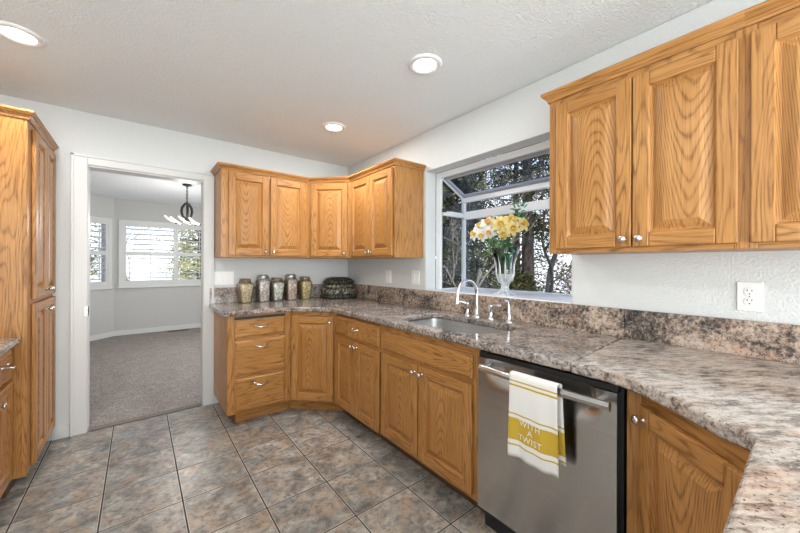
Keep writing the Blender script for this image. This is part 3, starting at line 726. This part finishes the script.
# towel with text
def towel_mat():
    t = NT('towel_cotton'); c = t.coord(); z = t.n('SeparateXYZ', Vector=c).outputs[2]
    fr = t.math('DIVIDE', t.math('ADD', z, .50), .50)
    wh, ye = (.80, .785, .74), (.58, .385, .05)
    # z local: 0 = handle top, -0.33 = hem
    def P(zz): return (zz+.50)/.50
    st = [(0, wh), (P(-.292), ye), (P(-.286), wh), (P(-.268), ye), (P(-.178), wh), (P(-.166), ye), (P(-.159), wh), (P(-.047), ye), (P(-.041), wh), (P(-.030), ye), (P(-.024), wh)]
    col = t.ramp(fr, st, 'CONSTANT')
    w = t.noise(t.mapping(c, (300, 300, 300)), 1, 2)
    return t.done(Base__Color=col, Roughness=.9, Normal=t.bump(w, .2, .001), Specular__IOR__Level=.1)
M['towel'] = towel_mat(); M['towel_text'] = plain('towel_print', (.82, .80, .74), .9)
def towel():
    t = thing('dish_towel', 'white and mustard yellow dish towel reading WITH A TWIST hung on the dishwasher handle', 'towel', (-.7060, -2.744, .832), -PI/2)
    w = .198; N, K = 16, 46; pts = []
    path = []
    for i in range(18): path.append((.014, -.30+i*.30/18))
    for i in range(7): a = PI*i/6; path.append((-.001+.015*math.cos(a), .004*math.sin(a)))
    for i in range(1, 22): path.append((-.016, -.338*i/21))
    b = MB(); vs = []
    for j, (y, z) in enumerate(path):
        for i in range(N+1):
            u = i/N-.5
            k = min(1, abs(z)/.30)
            yy = y-(.006*k*math.sin(u*9+.6)+.004*k*math.sin(u*17+z*9))*(1 if j > 20 else .7)
            x = u*w*(1+.03*k)+(.010*k+.003 if j < 20 else 0)
            zz_ = z-(.012*k*(u+.5)*0)
            vs.append((x, yy, zz_))
    b.add(vs, [(j*(N+1)+i, j*(N+1)+i+1, (j+1)*(N+1)+i+1, (j+1)*(N+1)+i) for j in range(len(path)-1) for i in range(N)], 0, True)
    o = b.build('cloth', 'towel', t); s = o.modifiers.new('thick', 'SOLIDIFY'); s.thickness = .0022
    # printed words
    for word, zc, size in (('WITH', -.199, .033), ('A', -.227, .031), ('TWIST', -.258, .033)):
        cu = bpy.data.curves.new('w', 'FONT'); cu.body = word; cu.size = size; cu.align_x = 'CENTER'; cu.space_character = 1.12
        tmp = bpy.data.objects.new('w', cu); COL.objects.link(tmp)
        dg = bpy.context.evaluated_depsgraph_get(); me = bpy.data.meshes.new_from_object(tmp.evaluated_get(dg))
        bpy.data.objects.remove(tmp)
        bm = bmesh.new(); bm.from_mesh(me)
        bmesh.ops.triangulate(bm, faces=bm.faces[:])
        for v in bm.verts:
            x, z = v.co.x-.008, v.co.y+zc
            u = x/w; k = min(1, abs(z)/.30)
            y = -.016-(.006*k*math.sin(u*9+.6)+.004*k*math.sin(u*17+z*9))-.0032
            v.co = (x, y, z)
        bm.to_mesh(me); bm.free(); me.materials.clear(); me.materials.append(M['towel_text'])
        to = bpy.data.objects.new('printed_word', me); COL.objects.link(to); to.parent = t; to['label'] = 'white printed word '+word
towel()

# ================================================================== WALL PLATES
FX = Matrix(((0, 0, -1, 0), (-1, 0, 0, 0), (0, 1, 0, 0), (0, 0, 0, 1)))   # local (x right, y up, z out) -> right wall (out = -x, right = -y)
FY = Matrix(((1, 0, 0, 0), (0, 0, -1, 0), (0, 1, 0, 0), (0, 0, 0, 1)))    # -> back wall (out = -y)
def outlet(name, label, F, loc, w, h, gangs, kind):
    t = thing(name, label, 'outlet' if kind == 'duplex' else 'switch', loc)
    b = MB(); b.box(-w/2, w/2, -h/2, h/2, .0005, .006); b.build('cover_plate', 'plate', t, xf=F, bevel=.002)
    for g in range(gangs):
        cx = (g-(gangs-1)/2)*.046
        if kind == 'duplex':
            for cy in (-.0195, .0195):
                b = MB(); b.lathe([(.0165, .004), (.0165, .0082), (.0155, .009)], (cx, cy, 0), 20, 0)
                for dx, l in ((-.0065, .008), (.0065, .0065)): b.box(cx+dx-.0013, cx+dx+.0013, cy+.003-l/2+.002, cy+.003+l/2+.002, .0088, .0094, 1)
                b.lathe([(.0026, .0088), (.0026, .0094)], (cx, cy-.0085, 0), 10, 1)
                b.build('receptacle', ['plate', 'slot'], t, xf=F)
            b = MB(); b.lathe([(.003, .006), (.0025, .0072)], (cx, 0, 0), 10); b.build('screw', 'nickel', t, xf=F)
        else:
            b = MB(); b.box(cx-.0165, cx+.0165, -.033, .033, .004, .0085); b.build('rocker', 'plate', t, xf=F, bevel=.0015)
outlet('wall_outlet', 'white duplex wall outlet under the right wall cabinets', FX, (0, -3.269, 1.156), .072, .117, 1, 'duplex')
outlet('light_switch', 'white switch plate under the two-door cabinet nearest the room corner', FX, (0, -.82, 1.160), .085, .122, 1, 'rocker')
outlet('light_switch', 'white double switch plate left of the garden window', FX, (0, -1.228, 1.163), .105, .124, 2, 'rocker')
outlet('light_switch', 'white triple switch plate above the counter beside the doorway', FY, (-1.305, 0, 1.146), .165, .124, 3, 'rocker')

# ================================================================== CEILING LIGHTS
def downlight(x, y, label, power=6.5):
    t = thing('recessed_light', label, 'ceiling light', (x, y, H))
    b = MB(); b.lathe([(.098, 0), (.097, -.005), (.088, -.011), (.070, -.010), (.064, -.004)], (0, 0, 0), 36); b.build('trim_ring', 'plate', t)
    b = MB(); b.lathe([(0, -.0075), (.050, -.0070), (.064, -.0045)], (0, 0, 0), 32); b.build('lens', 'lens', t)
    l = light('bulb', 'AREA', (0, 0, -.02), power, (1, .985, .96), None, shape='DISK', size=.12); l.parent = t
    return t
downlight(-.652, -2.045, 'round recessed ceiling light nearest the garden window, high centre right', 4.5)
downlight(-.658, -.938, 'small round recessed ceiling light near the far room corner', 15)
downlight(-2.405, -.955, 'round recessed ceiling light at the top left picture edge', 12)
for (x, y) in ((-2.4, -2.9), (-.65, -4.6), (-2.4, -4.6)):  # extra ceiling lights added out of view
    downlight(x, y, 'added unseen recessed ceiling light behind the photographer')['group'] = 'added ceiling lights behind the photographer'

# ================================================================== COUNTER THINGS
M['lid_wood'] = plain('cork_lid', (.24, .165, .11), .6); M['lid_metal'] = plain('pewter_lid', (.40, .39, .37), .35, .8)
FILL = {'pasta': [(.74, .58, .34), (.82, .70, .48), (.62, .44, .24), (.78, .64, .42)], 'beans': [(.76, .64, .57), (.82, .73, .68), (.64, .48, .42), (.86, .79, .73)],
        'shell': [(.80, .78, .72), (.52, .54, .36), (.84, .82, .77), (.74, .70, .62)], 'mix': [(.70, .48, .37), (.83, .76, .66), (.60, .38, .29), (.82, .70, .58)],
        'corn': [(.78, .60, .27), (.70, .50, .20), (.82, .68, .38), (.66, .53, .30)]}
def jar(x, w0, w1, h, fill, lid, label, rz=0.2, y=-.105):
    """w0 = half width at the foot, w1 at the shoulder"""
    t = thing('glass_jar', label, 'jar', (x, y, CT+.0005), rz)
    hb = h*.79; nk = .043
    b = MB()
    b.lathe([(w0*.9, 0), (w0, .006), ((w0+w1)/2, hb*.5), (w1, hb*.93), (w1*.93, hb), (nk+.002, hb+.014), (nk, hb+.02), (nk, h-.016)], (0, 0, 0), 32, 0, sq=6)
    b.build('jar_body', 'jar_glass', t)
    c = MB(); k = .92
    c.lathe([(w0*.85, .004), (w0*k, .01), ((w0+w1)/2*k, hb*.5), (w1*k, hb*.925), (w1*.8, hb*.985), (nk*.8, hb+.006), (0, hb+.007)], (0, 0, 0), 32, 0, sq=6)
    c.build('contents', speckle('jar_fill_'+fill, FILL[fill], 62 if fill != 'shell' else 42), t)
    l = MB(); l.lathe([(nk+.004, h-.026), (nk+.005, h-.004), (nk+.001, h), (0, h+.001)], (0, 0, 0), 28)
    l.build('lid', 'lid_wood' if lid == 'wood' else 'lid_metal', t)
jar(-1.146, .046, .066, .224, 'pasta', 'wood', 'squat glass jar of tan pasta, nearest the doorway, widening to its shoulder')
jar(-.985, .050, .056, .258, 'beans', 'metal', 'tall glass jar of pinkish beans with metal lid, second from the doorway')
jar(-.852, .044, .063, .228, 'shell', 'wood', 'squat glass jar of white and green pasta, in the middle of five jars')
jar(-.712, .049, .055, .258, 'mix', 'metal', 'tall glass jar of reddish mix with metal lid, fourth from the doorway')
jar(-.562, .044, .062, .232, 'corn', 'wood', 'squat glass jar of golden yellow pasta, nearest the dark basket')
# basket
def weave(name, cols, sc):
    t = NT(name); c = t.coord()
    w = t.n('TexWave', Vector=c, Scale=sc, Distortion=3.0, Detail=2.0, Detail__Scale=3.0); n = t.noise(c, 60, 4, .7)
    f = t.math('MULTIPLY', w.outputs[1], n)
    f = t.noise(t.mapping(c, (1, 1, .7)), 48, 3, .7)
    col = t.ramp(f, [(.40, cols[0]), (.52, cols[1]), (.62, cols[2])])
    return t.done(Base__Color=col, Roughness=.6, Normal=t.bump(f, .6, .006))
M['weave_dark'] = weave('dark_weave', ((.006, .006, .005), (.02, .019, .012), (.14, .125, .08)), 22)
M['weave_tan'] = weave('patterned_weave', ((.012, .012, .008), (.09, .08, .05), (.42, .38, .28)), 30)
def basket():
    t = thing('lidded_basket', 'dark patterned lidded basket in the counter corner behind the jars', 'basket', (-.215, -.20, CT+.001), -.12)
    def ring(hw, hd, z): return [(x*1.0, y*1.0, z) for x, y in rr(-hw, hw, -hd, hd, hd*.55, hd*.55, hd*.55, hd*.55, 5)]
    def stack(name, prof, mat):
        b = MB(); L = [ring(a, d, z) for a, d, z in prof]; n = len(L[0])
        for i in range(len(L)-1): b.add(L[i]+L[i+1], [(k, (k+1) % n, n+(k+1) % n, n+k) for k in range(n)], 0, True)
        b.add(L[0], [tuple(reversed(range(n)))]); b.add(L[-1], [tuple(range(n))])
        return b.build(name, mat, t)
    stack('foot', [(.160, .105, 0), (.170, .11, .008), (.170, .11, .04), (.165, .108, .046)], 'weave_dark')
    stack('body', [(.166, .110, .044), (.176, .118, .052), (.177, .118, .092), (.170, .112, .103), (.150, .098, .107)], 'weave_tan')
    stack('lid', [(.128, .084, .106), (.132, .086, .112), (.130, .084, .150), (.150, .100, .157), (.159, .106, .172), (.155, .103, .182), (.128, .084, .204), (.098, .062, .219), (.090, .056, .2205)], 'weave_dark')
    stack('lid_band', [(.129, .085, .110), (.146, .097, .118), (.149, .099, .130), (.145, .096, .142), (.129, .085, .150)], 'weave_tan')
basket()

# vase on the sill
VX, VY, VZ = .125, -2.052, 1.0665
def vase():
    t = thing('glass_vase', 'tall etched crystal vase of daffodils on the garden window sill', 'vase', (VX, VY, VZ))
    b = MB(); b.lathe([(.076, 0), (.074, .006), (.052, .018), (.030, .035), (.026, .055), (.030, .075), (.046, .10), (.058, .13), (.060, .15)], (0, 0, 0), 28)
    b.build('etched_base', 'frost', t)
    b = MB(); b.lathe([(.060, .15), (.058, .17), (.066, .22), (.084, .28), (.104, .335), (.101, .336), (.080, .28), (.062, .22), (.045, .165), (.02, .12), (0, .11)], (0, 0, 0), 28)
    b.build('flared_bowl', 'vase_glass', t)
    M['water'] = glass('green_water', (.50, .74, .64), .03)
    b = MB(); b.lathe([(.0, .112), (.018, .122), (.042, .166), (.059, .222), (.074, .27), (0, .271)], (0, 0, 0), 24); b.build('water', 'water', t)
    b = MB()
    for k in range(10):
        a = 2*PI*k/10; ca, sa = math.cos(a), math.sin(a)
        b.tube([(ca*.047, sa*.047, .10), (ca*.061, sa*.061, .15), (ca*.064, sa*.064, .21), (ca*.082, sa*.082, .27)], [.007, .009, .006, .001], 6)
    b.build('etched_leaves', 'frost', t)
vase()
M['petal_w'] = plain('white_petal', (.80, .79, .72), .6); M['petal_y'] = plain('yellow_petal', (.80, .66, .27), .6)
M['cup'] = plain('daffodil_cup', (.80, .56, .13), .6); M['cup_o'] = plain('orange_cup', (.80, .46, .14), .6); M['stem'] = plain('green_stem', (.06, .17, .04), .6); M['leafg'] = plain('green_leaf', (.05, .20, .05), .55)
def daffodil(dx, dy, dz, face, petal, cup, r, label, name='daffodil', group=None):
    base = Vector((VX+dx*.06, VY+dy*.06, VZ+.135)); head = Vector((VX+dx, VY+.004+dy*.95, VZ+.43+(dz-.44)*1.1))
    t = thing(name, label, 'flower', base, 0, group)
    h = head-base; f = Vector(face).normalized()
    st = MB(); st.tube([(0, 0, 0), (h.x*.25, h.y*.25, h.z*.5), (h.x*.75, h.y*.75, h.z*.92), tuple(h-f*.012)], .0035, 6); st.build('stem', 'stem', t)
    u = f.orthogonal().normalized(); v = f.cross(u)
    pb = MB()
    for k in range(6):
        a = 2*PI*k/6+.3; d = math.cos(a)*u+math.sin(a)*v; sd = -math.sin(a)*u+math.cos(a)*v
        z0 = -.003*(k % 2); q = []
        for (l, wd, b_) in ((.12, .12, 0), (.45, .30, .04), (.75, .27, .02), (1.0, .03, -.10)):
            for s in (-1, 0, 1): q.append(h+d*r*l+sd*r*wd*s+f*(r*b_*1+z0-(.03*r if s == 0 else 0)))
        pb.add(q, [(3*i+j, 3*i+j+1, 3*i+4+j, 3*i+3+j) for i in range(3) for j in range(2)], 0, True)
    po = pb.build('petals', petal, t)
    cb = MB(); cb.lathe([(.0, .002), (r*.20, 0), (r*.24, r*.25), (r*.30, r*.42), (r*.38, r*.50), (r*.27, r*.40), (r*.18, r*.1)], h, 14, 0, (f, u, v)); cb.build('corona', cup, t)
G = 'daffodils in the crystal vase'
FL = [(-.06, .235, .455, (-.8, .1, .15), 'petal_w', 'cup', .055, 'white daffodil lowest at the far left of the vase bouquet'),
      (-.04, .200, .505, (-.7, -.3, .4), 'petal_w', 'cup', .052, 'white daffodil at the upper left of the bouquet'),
      (-.07, .150, .440, (-.9, -.1, -.1), 'petal_w', 'cup', .050, 'white daffodil drooping low at left of the vase rim'),
      (-.05, .115, .520, (-.6, -.4, .4), 'petal_w', 'cup_o', .062, 'large white daffodil with orange cup left of the yellow blooms'),
      (.02, .140, .560, (-.5, .1, .8), 'petal_w', 'cup', .050, 'white daffodil topmost at left, against the window rail'),
      (-.08, .075, .455, (-.8, -.3, -.2), 'petal_w', 'cup_o', .050, 'white daffodil hanging just left of the vase centre'),
      (-.04, .030, .515, (-.7, -.5, .3), 'petal_y', 'cup', .056, 'pale yellow daffodil at the centre top of the bouquet'),
      (-.07, -.020, .500, (-.8, -.4, .1), 'petal_y', 'cup', .064, 'large yellow daffodil facing the room, above the vase'),
      (-.03, -.075, .525, (-.6, -.5, .4), 'petal_y', 'cup', .062, 'yellow daffodil topmost at right of the bouquet'),
      (-.06, -.110, .470, (-.7, -.6, 0), 'petal_y', 'cup', .058, 'yellow daffodil low at right of the bouquet'),
      (.01, -.145, .500, (-.3, -.8, .2), 'petal_y', 'cup', .058, 'yellow daffodil at the far right of the bouquet'),
      (-.08, -.050, .440, (-.8, -.3, -.3), 'petal_y', 'cup', .050, 'yellow daffodil hanging low over the vase rim')]
for a in FL: daffodil(*a[:8], group=G)
def greens(label, pts, n, seed):
    r = random.Random(seed); t = thing('leaf_sprig', label, 'foliage', (VX, VY, VZ+.14))
    st = MB(); lf = MB()
    p0 = Vector((0, 0, 0)); p1 = Vector(pts)
    st.tube([p0, (p1.x*.3, p1.y*.3, p1.z*.6), p1], .003, 6)
    for k in range(n):
        c = p0.lerp(p1, .55+.5*r.random()) + Vector((r.uniform(-.03, .03), r.uniform(-.04, .04), r.uniform(-.03, .03)))
        d = Vector((r.uniform(-1, 1), r.uniform(-1, 1), r.uniform(-.2, 1))).normalized(); s = d.orthogonal().normalized()*.014
        L = .05
        lf.add([c, c+d*L*.4+s, c+d*L, c+d*L*.4-s], [(0, 1, 2, 3)], 0)
    st.build('stem', 'stem', t); lf.build('leaves', 'leafg', t)
greens('dark green leaf sprig rising highest at right of the bouquet', (.03, -.09, .47), 60, 1)
greens('dark green foliage at the vase rim below the yellow daffodils', (-.05, -.03, .22), 46, 2)
greens('dark green foliage at the vase rim below the white daffodils', (-.05, .08, .22), 40, 3)

# ================================================================== DINING ROOM THINGS
def chandelier():
    t = thing('chandelier', 'dark metal chandelier with slender white glass shades in the dining room', 'chandelier', (-1.385, 2.2, 0))
    b = MB(); b.lathe([(.06, H), (.055, H-.02), (.02, H-.03), (.008, H-.04)], (0, 0, 0), 20); b.build('canopy', 'bronze', t)
    c = MB(); z = H-.035; k = 0
    while z > 2.15:
        pts = []
        for i in range(11):
            a = 2*PI*i/10; x = .009*math.cos(a); zz_ = .017*math.sin(a)
            pts.append((x, 0, z-.014+zz_) if k % 2 == 0 else (0, x, z-.014+zz_))
        c.tube(pts, .0042, 6, caps=False); z -= .025; k += 1
    c.build('chain', 'bronze', t)
    f = MB()
    for a in (0, 2*PI/3, 4*PI/3):
        ca, sa = math.cos(a+2.6), math.sin(a+2.6)
        f.tube([(ca*q, sa*q, zc) for q, zc in ((.0, 2.155), (.03, 2.14), (.065, 2.09), (.075, 2.03), (.06, 1.97), (.025, 1.935), (.02, 1.90))], [.014, .016, .018, .018, .016, .013, .013], 8)
    f.lathe([(.03, 1.885), (.036, 1.90), (.03, 1.915), (.012, 1.925)], (0, 0, 0), 16); f.build('scroll_body', 'bronze', t)
    M['shade'] = NT('white_glass_shade').done(Base__Color=(.85, .85, .83), Roughness=.3, Emission__Color=(1, .95, .88), Emission__Strength=.5)
    for (ax, ay, s) in ((-.135, -.05, 0), (-.06, .05, 0), (.10, .06, 0), (.155, -.04, 0), (.02, -.12, 0)):
        a = MB(); a.tube([(0, 0, 1.90), (ax*.5, ay*.5, 1.862), (ax, ay, 1.848)], .006, 8); a.lathe([(.016, 1.84), (.018, 1.85), (.010, 1.862)], (ax, ay, 0), 12)
        ao = a.build('arm', 'bronze', t)
        sh = MB(); sh.tube([(ax, ay, 1.856), (ax-.045, ay, 1.872), (ax-.095, ay, 1.905), (ax-.135, ay, 1.945)], [.012, .014, .016, .012], 10)
        sh.build('glass_shade', M['shade'], ao)
    l = light('bulb', 'POINT', (-0.0, 0, 1.78), 22, (1, .96, .90), None, shadow_soft_size=.12); l.parent = t
chandelier()
t = thing('floor_register', 'brown slotted floor vent in the carpet under the bay window', 'vent', (-1.34, 4.10, .005))
b = MB(); b.box(-.17, .17, -.055, .055, 0, .006); b.build('frame', 'bronze', t)
b = MB()
for k in range(14): b.box(-.15+k*.022, -.138+k*.022, -.04, .04, .006, .0075)
b.build('grille', 'slot', t)

# ================================================================== OUTDOORS
def ground_mat():
    t = NT('dry_garden_ground'); c = t.coord(); n = t.noise(c, 3, 5, .65)
    return t.done(Base__Color=t.ramp(n, [(.3, (.36, .34, .31)), (.6, (.54, .52, .49)), (.8, (.66, .64, .62))]), Roughness=.95)
M['ground'] = ground_mat()
struct(plate('ground', [(-30, 70), (-30, 5.2), (.75, 5.2), (.75, -30), (60, -30), (60, 70)], [], -.2, XY(-.25), 'ground'))
def foliage_mat(name, a, b_, c_):
    t = NT(name); n = t.noise(t.coord(), 5, 4, .65)
    col = t.ramp(n, [(.36, a), (.5, b_), (.64, c_)])
    d = t.n('BsdfDiffuse', Color=col); tl = t.n('BsdfTranslucent', Color=col)
    m = t.n('MixShader', i0=.2, i1=d.outputs[0], i2=tl.outputs[0]); t.t.links.new(m.outputs[0], t.out.inputs[0]); return t.m
M['pine'] = foliage_mat('pine_needles', (.005, .008, .004), (.022, .030, .012), (.15, .155, .06))
M['pine2'] = foliage_mat('pale_pine_needles', (.008, .012, .005), (.045, .055, .022), (.27, .26, .12))
M['leaf_painted_lit'] = foliage_mat('painted_sunlit_leaves', (.10, .12, .04), (.36, .36, .14), (.62, .57, .30))  # sunlight put into the colour: brightened foliage for trees beyond the bay
M['dry'] = foliage_mat('dry_leaves', (.03, .022, .016), (.12, .09, .065), (.34, .28, .21))
M['bark'] = plain('dark_bark', (.03, .025, .022), .9); M['bark2'] = plain('grey_bark', (.16, .14, .125), .9)
def leafcloud(mb, c, n, spread, size, r, asp=.28):
    for _ in range(n):
        p = c+Vector((r.gauss(0, spread), r.gauss(0, spread), r.gauss(0, spread*.9)))
        d = Vector((r.uniform(-1, 1), r.uniform(-1, 1), r.uniform(-1, .6))).normalized(); s = d.cross(Vector((r.random()-.5, r.random()-.5, r.random()-.5))).normalized()
        L = size*r.uniform(.6, 1.3)
        mb.add([p, p+d*L*.5+s*L*asp*.5, p+d*L, p+d*L*.5-s*L*asp*.5], [(0, 1, 2, 3)], 0)
def conifer(x, y, h, rad, label, seed, mat='pine', dens=1.0, z0=-.25, low=.4):
    r = random.Random(seed); t = thing('pine_tree', label, 'tree', (x, y, z0))
    tr = MB(); fo = MB()
    tr.tube([(0, 0, 0), (r.uniform(-.05, .05), r.uniform(-.05, .05), h*.5), (0, 0, h)], [.16, .10, .02], 9)
    z = low
    while z < h:
        R = rad*(1-z/h)**.7+.15
        for k in range(5):
            a = r.uniform(0, 2*PI); e = Vector((math.cos(a)*R, math.sin(a)*R, z+R*r.uniform(-.25, .25)))
            tr.tube([(0, 0, z), (e.x*.5, e.y*.5, z+(e.z-z)*.3+.04), e], [.03, .018, .006], 5, caps=False)
            for q in range(5):
                f = .3+.7*(q+.5)/5
                leafcloud(fo, Vector((e.x*f, e.y*f, z+(e.z-z)*f*f)), int(26*dens), .09+.045*R*f, .13, r, .26)
        z += .27
    tr.build('trunk', 'bark', t); fo.build('foliage', mat, t)
def bare(x, y, h, label, seed, lean=(0, 0), mat='bark', leaves=0, z0=-.25, r0=.10):
    r = random.Random(seed); t = thing('bare_tree', label, 'tree', (x, y, z0)); b = MB(); lf = MB()
    def grow_(p, d, L, rad, lev):
        pts = [p]; q = p; dd = d
        for i in range(4):
            dd = (dd+Vector((r.uniform(-.28, .28), r.uniform(-.28, .28), r.uniform(-.1, .22)))).normalized(); q = q+dd*L/4; pts.append(q)
        b.tube(pts, [rad*(1-.12*i) for i in range(5)], 6 if lev < 2 else 4, caps=False)
        if lev < 4:
            for k in range(3 if lev else 4):
                i = r.randint(2, 4); nd = (dd+Vector((r.uniform(-1, 1), r.uniform(-1, 1), r.uniform(-.35, .6)))*.95).normalized()
                grow_(pts[i], nd, L*r.uniform(.58, .8), rad*.52, lev+1)
        elif leaves: leafcloud(lf, q, leaves, .12, .07, r, .5)
    grow_(Vector((0, 0, 0)), Vector((lean[0], lean[1], 1)).normalized(), h*.42, r0, 0)
    b.build('branches', mat, t)
    if leaves: lf.build('dry_leaves', 'dry', t)
def shrub(x, y, w, d, h, label, seed, mat='pine', n=2600, z0=-.25):
    r = random.Random(seed); t = thing('shrub', label, 'shrub', (x, y, z0)); fo = MB(); st = MB()
    for k in range(7):
        st.tube([(r.uniform(-.1, .1), r.uniform(-.1, .1), 0), (r.uniform(-w, w)*.25, r.uniform(-d, d)*.25, h*.45), (r.uniform(-w, w)*.45, r.uniform(-d, d)*.45, h*.9)], [.02, .014, .004], 5)
    for k in range(n):
        u, v, q = r.gauss(0, .42), r.gauss(0, .42), r.random()**.7
        sc_ = math.sqrt(max(0, 1-q*q*.8)); leafcloud(fo, Vector((u*w*.6*sc_, v*d*.6*sc_, q*h)), 1, .02, .10, r, .45)
    st.build('stems', 'bark', t); fo.build('foliage', mat, t)
conifer(2.5, .75, 5.0, 1.0, 'dark pine tree close outside the left pane of the garden window', 11, 'pine', 1.3)
conifer(4.3, 2.2, 7.0, 1.5, 'tall pine tree behind the left part of the garden window', 12, 'pine2', 1.0)
conifer(4.9, .55, 7.6, 1.1, 'tall sparse pine tree behind the vase and window roof', 13, 'pine', .7, low=2.3)
conifer(9.0, 3.4, 9.0, 1.8, 'far pine tree at the centre of the garden window view', 14, 'pine2', .7)
bare(3.1, -.85, 4.6, 'dark bare tree with forked branches right of the vase', 21, (.05, -.05), 'bark', 0, r0=.06)
bare(4.2, -1.5, 5.0, 'bare tree by the right wall cabinet edge, seen through the garden window', 22, (-.1, .15), 'bark', 1, r0=.09)
bare(2.0, -.25, 3.6, 'thin grey bare tree behind the white daffodils', 23, (.12, -.12), 'bark2', 2, r0=.035)
bare(7.2, -.3, 6.5, 'distant leafy bare tree behind the vase', 24, (0, .1), 'bark2', 4, r0=.12)
shrub(5.6, -1.3, 2.0, 1.7, 1.42, 'low dark hedge shrub at the right foot of the garden window view', 31, 'pine')
shrub(4.0, .35, 1.5, 1.3, 1.35, 'low dark hedge shrub at the left foot of the garden window view', 32, 'pine')
shrub(8.6, 1.0, 2.8, 2.6, 1.6, 'broad shrub behind the hedge, seen past the vase', 33, 'dry')
# beyond the bay window
conifer(-3.7, 8.6, 5.5, 1.3, 'green tree seen through the narrow left bay shutters', 41, 'leaf_painted_lit', .7)
conifer(-.3, 9.4, 5.0, 1.1, 'green tree seen through the right bay shutter panel', 42, 'leaf_painted_lit', .9)
bare(-1.9, 8.6, 4.0, 'bare leafy tree seen through the middle bay shutter panel', 43, (0, 0), 'bark2', 4, r0=.05)
